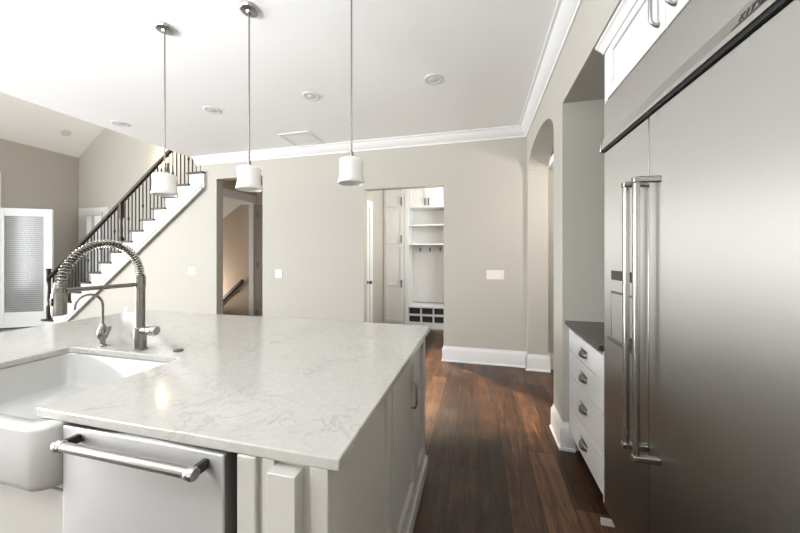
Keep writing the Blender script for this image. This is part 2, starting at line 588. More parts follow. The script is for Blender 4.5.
# crown moulding and baseboards
crown = [(0, CZ - 0.118), (0.012, CZ - 0.118), (0.014, CZ - 0.098), (0.035, CZ - 0.085), (0.075, CZ - 0.035), (0.082, CZ - 0.018), (0.102, CZ - 0.014), (0.102, CZ), (0, CZ)]
struct(MB().sweep([(RX, NEARY), (RX, BY), (-4.42, BY)], crown).build('trim_1', M['trim'], smooth=True, ang=25))
base = [(0, 0), (0.026, 0), (0.026, 0.014), (0.018, 0.022), (0.018, 0.15), (0.014, 0.165), (0.007, 0.178), (0.005, 0.195), (0, 0.195)]
struct(MB().sweep([(RX, ay1), (RX, BY), (MD[1], BY), (MD[1], BY + WT)], base).build('baseboard_back', M['trim'], smooth=True, ang=25))
struct(MB().sweep([(RX + RT + 0.02, ay1), (RX, ay1), (RX, BY - 0.03)], base).build('baseboard_arch_left', M['trim'], smooth=True, ang=25))
struct(MB().sweep([(0.66, NY), (RX, NY), (RX, ay0), (RX + RT, ay0)], base).build('baseboard_pillar', M['trim'], smooth=True, ang=25))
struct(MB().sweep([(2.7, BY + 0.015), (RX + RT, BY + 0.015)], base).build('baseboard_arch_room', M['trim'], smooth=True, ang=25))
struct(MB().sweep([(MD[0], BY), (HD[1], BY)], base).build('baseboard_middle', M['trim'], smooth=True, ang=25))
struct(MB().sweep([(HD[0], BY), (-7.30, BY)], base).build('baseboard_stair', M['trim'], smooth=True, ang=25))

# window by the stair, porch column outside it
f = struct(ring(wx0 + 0.006, wx1 - 0.006, wz0 + 0.006, wz1 - 0.006, SY - 0.03, SY + 0.06, 0.05).build('window_1', M['trim']))
fr = MB()
fr.box(wx0 - 0.26, wx0 - 0.05, SY - 0.022, SY, 0.0, wz1 + 0.16).box(wx1 + 0.05, wx1 + 0.20, SY - 0.022, SY, 0.0, wz1 + 0.16)
fr.box(wx0 - 0.05, wx1 + 0.05, SY - 0.022, SY, wz1 + 0.05, wz1 + 0.16)
fr.build('window_casing', M['trim'], f)
MB().box(wx0, wx1, SY + 0.03, SY + 0.036, wz0, wz1).build('window_pane', M['glass'], f)
t = thing('porch_column', 'white round porch column seen through the narrow window beside the stairs', 'column', (-9.72, 5.98, 0))
MB().lathe((-9.72, 5.98, 0), [(0.13, 0.16), (0.13, 1.2), (0.12, 2.6)], 28).build('shaft', M['porch'], t, smooth=True)
MB().box(-9.90, -9.54, 5.80, 6.16, 0.0, 0.16).build('plinth', M['porch'], t, bevel=0.01)
MB().box(-9.89, -9.55, 5.81, 6.15, 2.6, 2.72).build('capital', M['porch'], t, bevel=0.01)
MB().lathe((-9.72, 5.98, 0), [(0.128, 1.55), (0.139, 1.56), (0.139, 1.585), (0.128, 1.595)], 28, cap=False).build('band', M['pullsteel'], t, smooth=True)
struct(MB().box(-12.5, LX - 0.12, SY + 0.12, 9.5, -0.12, 0.0).build('floor_porch', M['ceiling']))
t = thing('wall_lantern', 'dark porch lantern glimpsed in the narrow window beside the stairs', 'lantern', (-9.02, 5.43, 1.92))
MB().lathe((-9.02, 5.43, 1.92), [(0.05, 0.0), (0.055, 0.03), (0.055, 0.22), (0.03, 0.27), (0.012, 0.30), (0.012, 0.34)], 8).build('cage', M['iron'], t)
MB().box(-9.04, -9.00, SY + 0.125, 5.43, 2.24, 2.26).build('bracket', M['iron'], t)

# living room door: tall opening with casing, leaf swung into the room
c = struct(MB().box(LX, LX + 0.022, LDOOR[1] - 0.02, LDOOR[1] + 0.10, 0, LDOOR[2] + 0.1)
           .box(LX, LX + 0.022, LDOOR[0] - 0.1, LDOOR[0], 0, LDOOR[2] + 0.1)
           .box(LX, LX + 0.022, LDOOR[0], LDOOR[1] - 0.02, LDOOR[2], LDOOR[2] + 0.1).build('trim_2', M['trim']))
struct(MB().box(LX - 0.60, LX - 0.55, LDOOR[0] - 0.4, LDOOR[1] + 0.4, 0, LDOOR[2] + 0.2).build('wall_left_lobby', M['wall']))
a = math.radians(60)
P0 = Vector((LX + 0.045, 3.84, 0))
dr = bpy.data.objects.new('door_1', None)
COL.objects.link(dr)
dr.location = P0
dr.rotation_euler = (0, 0, PI / 2 - a)
struct(dr)
ORG[dr] = Vector((0, 0, 0))
DW_, DH = 0.83, 2.28
MB().box(0, 0.115, -0.02, 0.02, 0.01, DH).box(DW_ - 0.135, DW_, -0.02, 0.02, 0.01, DH).box(0.115, DW_ - 0.135, -0.02, 0.02, DH - 0.15, DH) \
    .box(0.115, DW_ - 0.135, -0.02, 0.02, 0.01, 0.30).build('door_frame', M['trim'], dr, bevel=0.004)
MB().box(0.115, DW_ - 0.135, -0.004, 0.010, 0.30, DH - 0.15).build('door_blind', M['blind'], dr)
MB().box(0.115, DW_ - 0.135, -0.014, -0.009, 0.30, DH - 0.15).build('door_glass', M['glass'], dr)
MB().lathe((DW_ - 0.06, -0.02, 1.0), [(0.022, -0.0), (0.022, -0.006), (0.009, -0.01), (0.009, -0.03), (0.02, -0.036), (0.02, -0.055)], 16, axis='y').build('door_knob', M['nickel'], dr, smooth=True)

struct(MB().box(-4.3, 0.5, -1.75, NEARY, 0.1, 0.92).box(-4.3, 0.5, NEARY + 0.07, NEARY, 0, 0.1).build('wall_near_cabinets', M['cab']))
# windows behind the camera (daylight comes in here)
def back_window(n, x0, x1, z0, z1):
    o = struct(ring(x0, x1, z0, z1, NEARY + 0.0, NEARY + 0.05, 0.09).build('window_%d' % n, M['trim']))
    return o
back_window(2, -2.9, -0.3, 1.0, 2.5)
back_window(3, -8.3, -4.9, 0.5, 2.9)
w = struct(MB().box(LX, LX + 0.05, -2.49, -2.4, 0.41, 2.99).box(LX, LX + 0.05, 1.0, 1.09, 0.41, 2.99)
           .box(LX, LX + 0.05, -2.4, 1.0, 2.9, 2.99).box(LX, LX + 0.05, -2.4, 1.0, 0.41, 0.5).build('window_4', M['trim']))

# hall door seen through the left doorway
d3 = struct(MB().box(-4.14, -3.30, SY - 0.032, SY - 0.014, 0, 2.34).build('door_3', M['rugged']))
MB().box(-4.24, -4.14, SY - 0.045, SY - 0.012, 0, 2.36).build('door_casing', M['trim'], d3)
for z in (0.25, 1.15, 2.1):
    MB().lathe((-4.06, SY - 0.038, z), [(0.010, 0), (0.010, 0.10)], 10).build('door_hinge', M['pewter'], d3)

# ------------------------------------------------------------------ staircase
RISE, RUN = 0.1813, 0.243
def sx(n):
    return -4.537 - RUN * (15 - n)
st = thing('staircase', 'straight white staircase with dark wood treads climbing along the back wall', 'staircase', (-7.94, BY, 0))
SF = BY - 0.035      # outer face of the skirt board
for n in range(1, 16):
    x0 = sx(n)
    MB().box(x0 - 0.03, x0 + RUN + (0.02 if n < 15 else 0.045), SF - 0.03, SY - 0.005, n * RISE - 0.032, n * RISE).build('tread', M['tread'], st, bevel=0.006)
    MB().box(x0, x0 + 0.02, SF + 0.012, SY - 0.008, (n - 1) * RISE, n * RISE - 0.032).build('riser', M['trim'], st)
# skirt board: stepped top, straight lower edge
pts = []
for n in range(1, 16):
    pts += [(sx(n), (n - 1) * RISE), (sx(n), n * RISE - 0.032)]
pts += [(-4.245, 15 * RISE - 0.032), (-4.245, 2.47), (-4.30, noseline(-4.30) - 0.47)]
pts += [(-7.53, noseline(-7.53) - 0.47), (-7.53, 0.0)]
MB().prism(pts, 'y', SF, BY - 0.001).build('skirt_board', M['trim'], st)
# moulding along the lower edge
mo = MB()
for off, hh, dep in ((0.47, 0.045, 0.030), (0.40, 0.02, 0.014)):
    a0, a1 = -7.50, -4.27
    mo.prism([(a0, noseline(a0) - off - hh / 2), (a1, noseline(a1) - off - hh / 2), (a1, noseline(a1) - off + hh / 2), (a0, noseline(a0) - off + hh / 2)], 'y', SF - dep, SF)
mo.build('skirt_moulding', M['trim'], st, bevel=0.004)

sr = thing('stair_railing', 'dark handrail and black iron balusters running up the staircase', 'railing', (-7.92, BY + 0.03, RISE))
RYc = BY + 0.005
def railz(x):
    return noseline(x) + 0.735
r0, r1 = -7.90, -3.9
MB().prism([(r0, railz(r0) - 0.042), (r1, railz(r1) - 0.042), (r1, railz(r1) + 0.02), (r0, railz(r0) + 0.02)], 'y', RYc - 0.032, RYc + 0.032).build('handrail', M['rail'], sr, bevel=0.014, seg=3)
for n in range(1, 16):
    for k in range(3):
        if n == 1 and k == 0:
            continue
        if n == 8 and k == 2:
            continue
        x = sx(n) + 0.025 + RUN / 3 * k
        z0, z1 = n * RISE, railz(x) - 0.05
        b = MB().box(x - 0.007, x + 0.007, RYc - 0.007, RYc + 0.007, z0, z1).build('baluster', M['iron'], sr)
        if (n * 3 + k) % 4 == 0:
            zm = z0 + (z1 - z0) * 0.5
            MB().lathe((x, RYc, zm), [(0.007, -0.03), (0.018, -0.01), (0.018, 0.01), (0.007, 0.03)], 10).build('knuckle', M['iron'], b)
def newel(x, z0, z1, w):
    MB().box(x - w, x + w, RYc - w, RYc + w, z0, z0 + 0.24).lathe((x, RYc, 0), [(w * 0.95, z0 + 0.24), (w * 0.6, z0 + 0.28), (w * 0.85, z0 + 0.36), (w * 0.55, z1 - 0.34), (w * 0.95, z1 - 0.25)], 16) \
        .box(x - w, x + w, RYc - w, RYc + w, z1 - 0.25, z1 - 0.03).box(x - w * 1.2, x + w * 1.2, RYc - w * 1.2, RYc + w * 1.2, z1 - 0.03, z1).build('newel_post', M['rail'], sr, bevel=0.004)
newel(-7.88, RISE, 1.13, 0.025)
newel(-6.055, 8 * RISE, railz(-6.055) - 0.03, 0.03)

# sconce on the stair wall
t = thing('wall_sconce', 'warm lit sconce on the stair wall just behind the handrail', 'sconce', (-6.30, SY, 3.20))
MB().box(-6.36, -6.24, SY - 0.025, SY, 3.12, 3.30).build('back_plate', M['iron'], t, bevel=0.004)
MB().tube([(-6.30, SY - 0.02, 3.16), (-6.30, SY - 0.09, 3.14), (-6.30, SY - 0.10, 3.19)], 0.008).build('arm', M['iron'], t)
MB().lathe((-6.30, SY - 0.10, 3.18), [(0.03, 0), (0.045, 0.03), (0.055, 0.14)], 20).build('lamp_shade', M['sconceglass'], t, smooth=True)
l = bpy.data.lights.new('sconce_light', 'POINT')
l.energy = 9
l.color = (1, 0.78, 0.52)
l.shadow_soft_size = 0.05
lo = bpy.data.objects.new('sconce_light', l)
lo.location = (-6.30, SY - 0.12, 3.42)
COL.objects.link(lo)

# wall rail down the basement stair
t = thing('stair_wall_rail', 'dark sloping handrail mounted on the tan wall inside the left doorway', 'handrail', (-4.6, SY - 0.08, 0.7))
ra, rb = (-5.05, 0.33), (-4.36, 0.90)
pts = [(ra[0], ra[1] - 0.05), (rb[0], rb[1] - 0.05), (rb[0] + 0.03, rb[1] - 0.02), (rb[0], rb[1] + 0.03), (ra[0], ra[1] + 0.03)]
MB().prism(pts, 'y', SY - 0.11, SY - 0.05).build('rail', M['rail'], t, bevel=0.012)
for x, z in ((-4.9, 0.42), (-4.47, 0.77)):
    MB().tube([(x, SY - 0.012, z - 0.09), (x, SY - 0.07, z - 0.09), (x, SY - 0.08, z - 0.05)], 0.008).build('bracket', M['pewter'], t)

# ------------------------------------------------------------------ kitchen island
IX0, IX1, IY0, IY1 = -2.775, -0.3015, 0.642, 2.02     # worktop edges
CT, CB = 0.914, 0.885
cx1 = -0.330      # right side of the cabinets
cy0 = 0.652       # front of the cabinets
isl = thing('kitchen_island', 'large putty white panelled island base under the veined quartz top', 'island', (-1.55, 1.3, 0))
DWX0, DWX1 = -1.168, -0.572
SKX0, SKX1 = -2.06, -1.174
# carcass around the sink and dishwasher bays
car = MB()
car.box(-2.74, SKX0 - 0.005, cy0 + 0.02, 1.98, 0.1, CB)
car.box(SKX0 - 0.005, SKX1 + 0.003, cy0 + 0.02, 1.98, 0.1, 0.69)
car.box(SKX0 - 0.005, SKX1 + 0.003, 1.20, 1.98, 0.69, CB)
car.box(SKX1 + 0.003, DWX1 - 0.003, 1.27, 1.98, 0.1, CB)
car.box(DWX1 - 0.003, cx1 - 0.02, cy0 + 0.02, 1.98, 0.0, CB)
car.build('carcass', M['island'], isl)
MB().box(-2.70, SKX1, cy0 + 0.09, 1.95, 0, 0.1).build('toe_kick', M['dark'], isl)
# door under the sink
for x0, x1 in ((SKX0 + 0.0, -1.64), (-1.632, SKX1 - 0.006)):
    d = MB().box(x0, x1, cy0 - 0.004, cy0 + 0.018, 0.11, 0.675).build('door', M['island'], isl, bevel=0.003)
MB().box(SKX0, SKX1, cy0 + 0.002, cy0 + 0.018, 0.678, 0.692).build('sink_rail', M['island'], isl)
# front end panel with bead, pilaster block and corner stile
MB().box(DWX1, cx1, cy0 + 0.004, cy0 + 0.02, 0.0, CB).build('front_panel', M['island'], isl)
MB().box(DWX1, -0.520, cy0 - 0.012, cy0 + 0.006, 0.0, CB).build('filler_stile', M['island'], isl, bevel=0.004)
MB().box(-0.503, -0.470, cy0 - 0.008, cy0 + 0.006, 0.0, CB).build('stile', M['island'], isl, bevel=0.003)
MB().box(-0.470, -0.398, cy0 - 0.034, cy0 + 0.006, 0.0, CB - 0.012).build('pilaster', M['island'], isl, bevel=0.002)
MB().box(-0.375, cx1, cy0 - 0.008, cy0 + 0.006, 0.0, CB).build('corner_stile', M['island'], isl, bevel=0.003)
# right side: fixed shaker panel, door with pull, fixed shaker panel
def shaker_x(name, xf, y0, y1, z0, z1, st_, rl, dep, parent, material, out=1, rb=None):
    # frame-and-panel in the plane x = xf facing +x (out=1) or -x (out=-1)
    xb_ = xf - out * 0.02
    fm = MB().box(xf, xb_, y0, y0 + st_, z0, z1).box(xf, xb_, y1 - st_, y1, z0, z1)
    fm.box(xf, xb_, y0 + st_, y1 - st_, z1 - rl, z1).box(xf, xb_, y0 + st_, y1 - st_, z0, z0 + (rb or rl))
    o = fm.build(name, material, parent, bevel=0.0025)
    MB().box(xf - out * dep, xb_, y0 + st_, y1 - st_, z0 + (rb or rl), z1 - rl).build('panel', material, o)
    return o
shaker_x('end_panel', cx1, cy0 + 0.02, 1.185, 0.0, CB, 0.05, 0.05, 0.017, isl, M['island'], rb=0.16)
dd = shaker_x('door', cx1 + 0.004, 1.192, 1.685, 0.105, CB - 0.004, 0.075, 0.07, 0.017, isl, M['island'])
pl = MB()
pl.tube([(cx1 + 0.004, 1.545, 0.60), (cx1 + 0.022, 1.545, 0.602), (cx1 + 0.028, 1.545, 0.62), (cx1 + 0.028, 1.545, 0.71), (cx1 + 0.022, 1.545, 0.728), (cx1 + 0.004, 1.545, 0.73)], 0.006)
pl.build('pull', M['barsteel'], dd, smooth=True)
shaker_x('end_panel', cx1, 1.692, 1.985, 0.0, CB, 0.06, 0.05, 0.017, isl, M['island'], rb=0.16)
MB().box(cx1 - 0.01, cx1 + 0.018, cy0 - 0.0, 1.995, 0.0, 0.085).build('base_moulding', M['island'], isl, bevel=0.008)

# worktop: notch for the sink, bevelled edges
top = MB()
nx0, nx1, nyb = -1.985, -1.290, 1.115
R = 0.02
notch = [(nx1, IY0)]
notch += [(nx1, nyb - R * 0)] if False else []
for k in range(7):
    an = PI / 2 * k / 6
    notch.append((nx1 - R + R * math.cos(an), nyb - R + R * math.sin(an)))
for k in range(7):
    an = PI / 2 + PI / 2 * k / 6
    notch.append((nx0 + R + R * math.cos(an), nyb - R + R * math.sin(an)))
notch.append((nx0, IY0))
pts = [(IX0, IY0)] + notch[::-1] + [(IX1, IY0), (IX1, IY1), (IX0, IY1)]
top.prism(pts, 'z', CB, CT)
wt = top.build('worktop', M['quartz'], None, bevel=0.004)
tag(wt, 'white quartz worktop with fine grey veins covering the island', 'worktop')

# farmhouse sink: rounded outer shell, open basin
def rrect(x0, x1, y0, y1, r, n=6):
    out = []
    for cxx, cyy, a0 in ((x1 - r, y1 - r, 0), (x0 + r, y1 - r, PI / 2), (x0 + r, y0 + r, PI), (x1 - r, y0 + r, 1.5 * PI)):
        for k in range(n + 1):
            an = a0 + PI / 2 * k / n
            out.append((cxx + r * math.cos(an), cyy + r * math.sin(an)))
    return out
sk = thing('farmhouse_sink', 'white apron front farmhouse sink set into the island worktop', 'sink', (-1.63, 0.85, 0.694))
SY0, SY1, SZ0, SZ1 = 0.592, 1.15, 0.694, CB
loops = []
def L(x0, x1, y0, y1, r, z):
    loops.append([(p[0], p[1], z) for p in rrect(x0, x1, y0, y1, r)])
L(SKX0 + 0.03, SKX1 - 0.03, SY0 + 0.03, SY1 - 0.03, 0.04, SZ0)
L(SKX0 + 0.008, SKX1 - 0.008, SY0 + 0.008, SY1 - 0.008, 0.055, SZ0 + 0.008)
L(SKX0, SKX1, SY0, SY1, 0.06, SZ0 + 0.03)
L(SKX0, SKX1, SY0, SY1, 0.06, SZ1 - 0.012)
L(SKX0 + 0.003, SKX1 - 0.003, SY0 + 0.003, SY1 - 0.003, 0.058, SZ1 - 0.004)
L(SKX0 + 0.012, SKX1 - 0.012, SY0 + 0.012, SY1 - 0.012, 0.05, SZ1)
ix0, ix1, iy0, iy1 = SKX0 + 0.075, SKX1 - 0.078, SY0 + 0.045, SY1 - 0.033
L(ix0 - 0.006, ix1 + 0.006, iy0 - 0.006, iy1 + 0.006, 0.05, SZ1)
L(ix0, ix1, iy0, iy1, 0.045, SZ1 - 0.008)
L(ix0 + 0.008, ix1 - 0.008, iy0 + 0.008, iy1 - 0.008, 0.045, SZ0 + 0.05)
L(ix0 + 0.035, ix1 - 0.035, iy0 + 0.035, iy1 - 0.035, 0.04, SZ0 + 0.03)
b = MB()
nl = len(loops[0])
vs = [p for l_ in loops for p in l_]
fs = [tuple(range(nl))]
for i in range(len(loops) - 1):
    for k in range(nl):
        k2 = (k + 1) % nl
        fs.append((i * nl + k, i * nl + k2, (i + 1) * nl + k2, (i + 1) * nl + k))
fs.append(tuple((len(loops) - 1) * nl + k for k in range(nl)))
b.add(vs, fs)
b.build('basin', M['porcelain'], sk, smooth=True, ang=60)
MB().lathe((-1.63, 0.87, SZ0 + 0.0305), [(0.045, 0), (0.045, 0.004), (0.03, 0.004)], 24).build('drain', M['nickel'], sk, smooth=True)
MB().lathe((-1.50, iy1 - 0.0035, SZ1 - 0.06), [(0.012, 0), (0.012, -0.002)], 16, axis='y').build('overflow_mark', M['nickel'], sk)

# dishwasher
dw = thing('dishwasher', 'stainless dishwasher with a tubular bar handle below the island top', 'dishwasher', (-0.9, 0.9, 0.1))
MB().box(DWX0 + 0.004, -0.605, cy0 - 0.018, cy0 + 0.03, 0.11, CB - 0.004).build('door', M['dwsteel'], dw, bevel=0.004)
MB().box(DWX0 + 0.006, -0.582, cy0 + 0.035, 1.26, 0.11, CB - 0.004).build('tub', M['darksteel'], dw)
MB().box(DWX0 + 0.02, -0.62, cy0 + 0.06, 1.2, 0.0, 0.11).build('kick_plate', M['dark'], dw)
hy, hz = 0.592, 0.862
h = MB().lathe((-1.086, hy, hz - 0.006), [(0.0125, 0.0), (0.0125, 0.43)], 20, axis='x').build('handle_bar', M['barsteel'], dw, smooth=True)
for x0 in (-1.108, -0.668):
    MB().lathe((x0, hy, hz - 0.006), [(0.0135, 0), (0.0155, 0.003), (0.0155, 0.021), (0.0135, 0.024)], 20, axis='x').build('end_cap', M['chrome'], h, smooth=True)
    MB().box(x0 + 0.004, x0 + 0.020, hy, cy0 - 0.017, hz - 0.019, hz + 0.005).build('bracket', M['black'], h, bevel=0.003)

# main faucet with spring neck
fx_, fy_ = -1.60, 1.165
fa = thing('spring_faucet', 'tall nickel pull-down faucet with a coiled spring neck behind the sink', 'faucet', (fx_, fy_, CT))
MB().lathe((fx_, fy_, CT), [(0.031, 0), (0.031, 0.004), (0.026, 0.007), (0.026, 0.105), (0.020, 0.11), (0.020, 0.30), (0.022, 0.302), (0.022, 0.36), (0.017, 0.363)], 24).build('column', M['nickel'], fa, smooth=True)
# valve body and lever knob to the right
hv = MB().lathe((fx_, fy_, CT + 0.096), [(0.018, -0.012), (0.018, 0.045), (0.014, 0.047), (0.014, 0.058), (0.021, 0.06), (0.023, 0.07), (0.023, 0.098), (0.018, 0.104)], 20, axis='x').build('valve', M['chrome'], fa, smooth=True)
arc = []
ya, yb, zt = fy_, 0.862, CT + 0.36
rad = (ya - yb) / 2
for k in range(41):
    an = PI * k / 40
    arc.append(Vector((fx_, (ya + yb) / 2 + rad * math.cos(an), zt + 0.178 * math.sin(an) - 0.055 * (k / 40))))
arc = [Vector((fx_, fy_, CT + 0.34))] + arc + [Vector((fx_, yb, zt - 0.07))]
MB().tube(arc, 0.009, 12).build('hose', M['darksteel'], fa, smooth=True)
# helix around the hose
hp = []
# resample path
ds = [0]
for i in range(1, len(arc)):
    ds.append(ds[-1] + (arc[i] - arc[i - 1]).length)
def at(s):
    for i in range(1, len(arc)):
        if s <= ds[i] + 1e-9:
            t_ = (s - ds[i - 1]) / (ds[i] - ds[i - 1])
            return arc[i - 1].lerp(arc[i], t_), (arc[i] - arc[i - 1]).normalized()
    return arc[-1], (arc[-1] - arc[-2]).normalized()
turns = 44
N = turns * 12
for i in range(N + 1):
    s = ds[-1] * i / N
    p, tg = at(s)
    a_ = 2 * PI * turns * i / N
    u_ = Vector((1, 0, 0))
    w_ = tg.cross(u_)
    hp.append(p + (u_ * math.cos(a_) + w_ * math.sin(a_)) * 0.0155)
MB().tube(hp, 0.0032, 6).build('spring', M['nickel'], fa, smooth=True)
# straight hose, spray head and support arm
MB().tube([(fx_, yb, zt - 0.065), (fx_, yb, CT + 0.30)], 0.012, 14).build('hose_end', M['nickel'], fa, smooth=True)
hd = MB().lathe((fx_, yb, CT + 0.222), [(0.019, 0), (0.0225, 0.004), (0.0225, 0.085), (0.016, 0.093), (0.016, 0.125), (0.012, 0.13)], 22).build('spray_head', M['nickel'], fa, smooth=True)
MB().box(fx_ - 0.008, fx_ + 0.008, yb - 0.026, yb - 0.020, CT + 0.262, CT + 0.292).build('spray_button', M['black'], hd, bevel=0.003)
MB().tube([(fx_, fy_, CT + 0.318), (fx_, yb + 0.02, CT + 0.318)], 0.0095, 14).lathe((fx_, yb, CT + 0.305), [(0.0195, 0), (0.0195, 0.024)], 20).build('support_arm', M['nickel'], fa, smooth=True)

# small filtered water tap
tx, ty = -1.848, 1.165
tp = thing('filter_tap', 'small nickel gooseneck water tap left of the spring faucet', 'tap', (tx, ty, CT))
MB().lathe((tx, ty, CT), [(0.017, 0), (0.017, 0.004), (0.011, 0.01), (0.011, 0.03), (0.021, 0.045), (0.023, 0.07), (0.017, 0.092), (0.010, 0.105), (0.007, 0.112)], 20).build('body', M['nickel'], tp, smooth=True)
gp = [Vector((tx, ty, CT + 0.10)), Vector((tx, ty, CT + 0.205))]
for k in range(1, 15):
    an = PI * 0.86 * k / 14
    gp.append(Vector((tx, ty - 0.058 + 0.058 * math.cos(an), CT + 0.205 + 0.062 * math.sin(an))))
gp.append(gp[-1] + Vector((0, 0.0 - 0.004, -0.03)))
MB().tube(gp, 0.0058, 12).build('spout', M['nickel'], tp, smooth=True)
MB().tube([(tx, ty, CT + 0.062), (tx + 0.032, ty, CT + 0.064), (tx + 0.045, ty, CT + 0.085), (tx + 0.047, ty, CT + 0.10)], [0.010, 0.008, 0.007, 0.009], 12).build('lever', M['nickel'], tp, smooth=True)

b = MB().lathe((-1.397, 1.19, CT), [(0.021, 0), (0.021, 0.006), (0.017, 0.009)], 24).build('air_switch', M['pewter'], smooth=True)
tag(b, 'small round metal push button on the worktop right of the spring faucet', 'button')

# ------------------------------------------------------------------ pendants
def make_pendant(x, y, label):
    t = thing('pendant_lamp', label, 'pendant lamp', (x, y, CZ), 'pendant lamps over the island')
    MB().lathe((x, y, CZ), [(0.062, 0), (0.062, -0.008), (0.052, -0.020), (0.020, -0.024), (0.014, -0.034)], 32).build('canopy', M['pullsteel'], t, smooth=True)
    MB().tube([(x, y, CZ - 0.03), (x, y, 1.985)], 0.0048, 10).build('stem', M['nickel'], t, smooth=True)
    MB().lathe((x, y, 1.931), [(0.026, 0), (0.026, 0.01), (0.013, 0.016), (0.011, 0.045), (0.006, 0.05)], 20).build('fitter', M['nickel'], t, smooth=True)
    prof = [(0.020, 0.158), (0.052, 0.158), (0.065, 0.152), (0.0685, 0.14), (0.066, 0.115), (0.064, 0.09), (0.065, 0.06), (0.069, 0.03), (0.0755, 0.0),
            (0.072, -0.004), (0.065, 0.028), (0.061, 0.06), (0.060, 0.09), (0.062, 0.115), (0.064, 0.138), (0.05, 0.152), (0.020, 0.153)]
    prof = [(r_ * 1.05, h_ * 0.88) for r_, h_ in prof]
    MB().lathe((x, y, 1.796), prof + [prof[0]], 40, cap=False).build('lamp_shade', M['shade'], t, smooth=True, ang=80)
    MB().lathe((x, y, 1.83), [(0.012, 0.0), (0.024, 0.015), (0.028, 0.035), (0.02, 0.065), (0.013, 0.08), (0.013, 0.12)], 20).build('bulb', M['shade'], t, smooth=True)
    return t
p0 = make_pendant(-2.10, 1.69, 'white glass pendant lamp hanging in front of the staircase, nearest the sink')
dup(p0, (-1.415, 1.69, CZ), 'white glass pendant lamp hanging in front of the left doorway, middle of the three')
dup(p0, (-0.715, 1.69, CZ), 'white glass pendant lamp hanging just left of the mudroom doorway')

# ------------------------------------------------------------------ ceiling fittings
def make_can(x, y, label, z=CZ):
    t = thing('recessed_light', label, 'ceiling light', (x, y, z), 'recessed ceiling lights')
    MB().lathe((x, y, z), [(0.084, 0.0), (0.084, -0.004), (0.076, -0.007), (0.060, -0.004), (0.060, 0.0)], 32, cap=False).build('trim_ring', M['trim'], t, smooth=True)
    MB().lathe((x, y, z), [(0.060, -0.002), (0.050, -0.0035), (0.034, -0.0022), (0.030, -0.004)], 32).build('reflector', M['canin'], t, smooth=True)
    return t
c0 = make_can(-0.387, 2.77, 'round recessed ceiling light nearest the right wall')
dup(c0, (-1.60, 2.77, CZ), 'round recessed ceiling light between the middle and right pendant stems')
dup(c0, (-2.79, 2.77, CZ), 'round recessed ceiling light between the left and middle pendant stems')
dup(c0, (-4.15, 2.79, CZ), 'round recessed ceiling light at the far left edge of the flat ceiling')
# one on the vaulted ceiling, tilted with it
tt = None
c_, s_ = math.cos(YAW), math.sin(YAW)
aa, bb = (66 - 400) / 311.1, (256 - 133) / 311.1
ry = (-s_ + aa * c_, c_ + aa * s_, bb)
tt = (lw - SL * LX - 1.37) / (ry[2] - SL * ry[0])
vp = (ry[0] * tt, ry[1] * tt, 1.37 + ry[2] * tt)
vcan = dup(c0, vp, 'round recessed light on the sloped vaulted ceiling above the stairs')
vcan.rotation_euler = (0, -math.atan(SL), 0)

vt = thing('ceiling_vent', 'square white return air vent on the ceiling near the back wall', 'vent', (-2.305, 3.74, CZ))
vf = MB().box(-2.53, -2.50, 3.53, 3.95, CZ - 0.008, CZ).box(-2.11, -2.08, 3.53, 3.95, CZ - 0.008, CZ).box(-2.50, -2.11, 3.53, 3.56, CZ - 0.008, CZ).box(-2.50, -2.11, 3.92, 3.95, CZ - 0.008, CZ)
vf.build('frame', M['vent'], vt)
sl = MB().box(-2.50, -2.11, 3.56, 3.92, CZ - 0.002, CZ)
for k in range(17):
    y = 3.570 + k * 0.0206
    sl.box(-2.50, -2.11, y, y + 0.013, CZ - 0.005, CZ - 0.002)
sl.build('louvre_panel', M['vent'], vt)

# ------------------------------------------------------------------ wall plates
def switch(x, z, w, h_, gangs, label, material):
    t = thing('light_switch', label, 'light switch', (x, BY, z))
    MB().box(x - w / 2, x + w / 2, BY - 0.007, BY, z - h_ / 2, z + h_ / 2).build('cover_plate', material, t, bevel=0.003)
    for k in range(gangs):
        xx = x + (k - (gangs - 1) / 2) * 0.046
        MB().box(xx - 0.016, xx + 0.016, BY - 0.010, BY - 0.006, z - 0.032, z + 0.032).build('rocker', material, t, bevel=0.002)
switch(0.212, 1.133, 0.215, 0.118, 4, 'wide cream four-gang switch plate on the right part of the back wall', M['plate2'])
switch(-2.90, 1.105, 0.115, 0.118, 2, 'white two-gang switch plate right of the left doorway', M['plate'])
switch(-4.517, 1.126, 0.115, 0.118, 2, 'white two-gang switch plate on the wall below the stairs', M['plate'])
t = thing('wall_outlet', 'small white outlet low on the wall under the stairs', 'outlet', (-5.94, BY, 0.42))
MB().box(-5.975, -5.905, BY - 0.006, BY, 0.36, 0.475).build('cover_plate', M['plate'], t, bevel=0.003)
for z in (0.395, 0.44):
    MB().lathe((-5.94, BY - 0.006, z), [(0.015, 0), (0.015, -0.002)], 14, axis='y').build('socket', M['plate'], t)

# ------------------------------------------------------------------ refrigerator
FX = 0.62
fy0, fy1, fs = 0.56, 1.78, 1.357
fr = thing('refrigerator', 'built-in stainless side-by-side refrigerator with long bar handles', 'refrigerator', (0.95, 1.17, 0))
MB().box(FX + 0.055, 1.30, fy0 + 0.005, fy1 - 0.005, 0.10, 2.13).build('cabinet_body', M['darksteel'], fr)
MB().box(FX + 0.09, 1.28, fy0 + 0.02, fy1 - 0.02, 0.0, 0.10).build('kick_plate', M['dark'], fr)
fd = MB().box(FX, FX + 0.05, fs + 0.003, fy1, 0.105, 1.89).build('freezer_door', M['steel'], fr, bevel=0.003)
rd = MB().box(FX, FX + 0.05, fy0, fs - 0.003, 0.105, 1.89).build('fridge_door', M['steel'], fr, bevel=0.003)
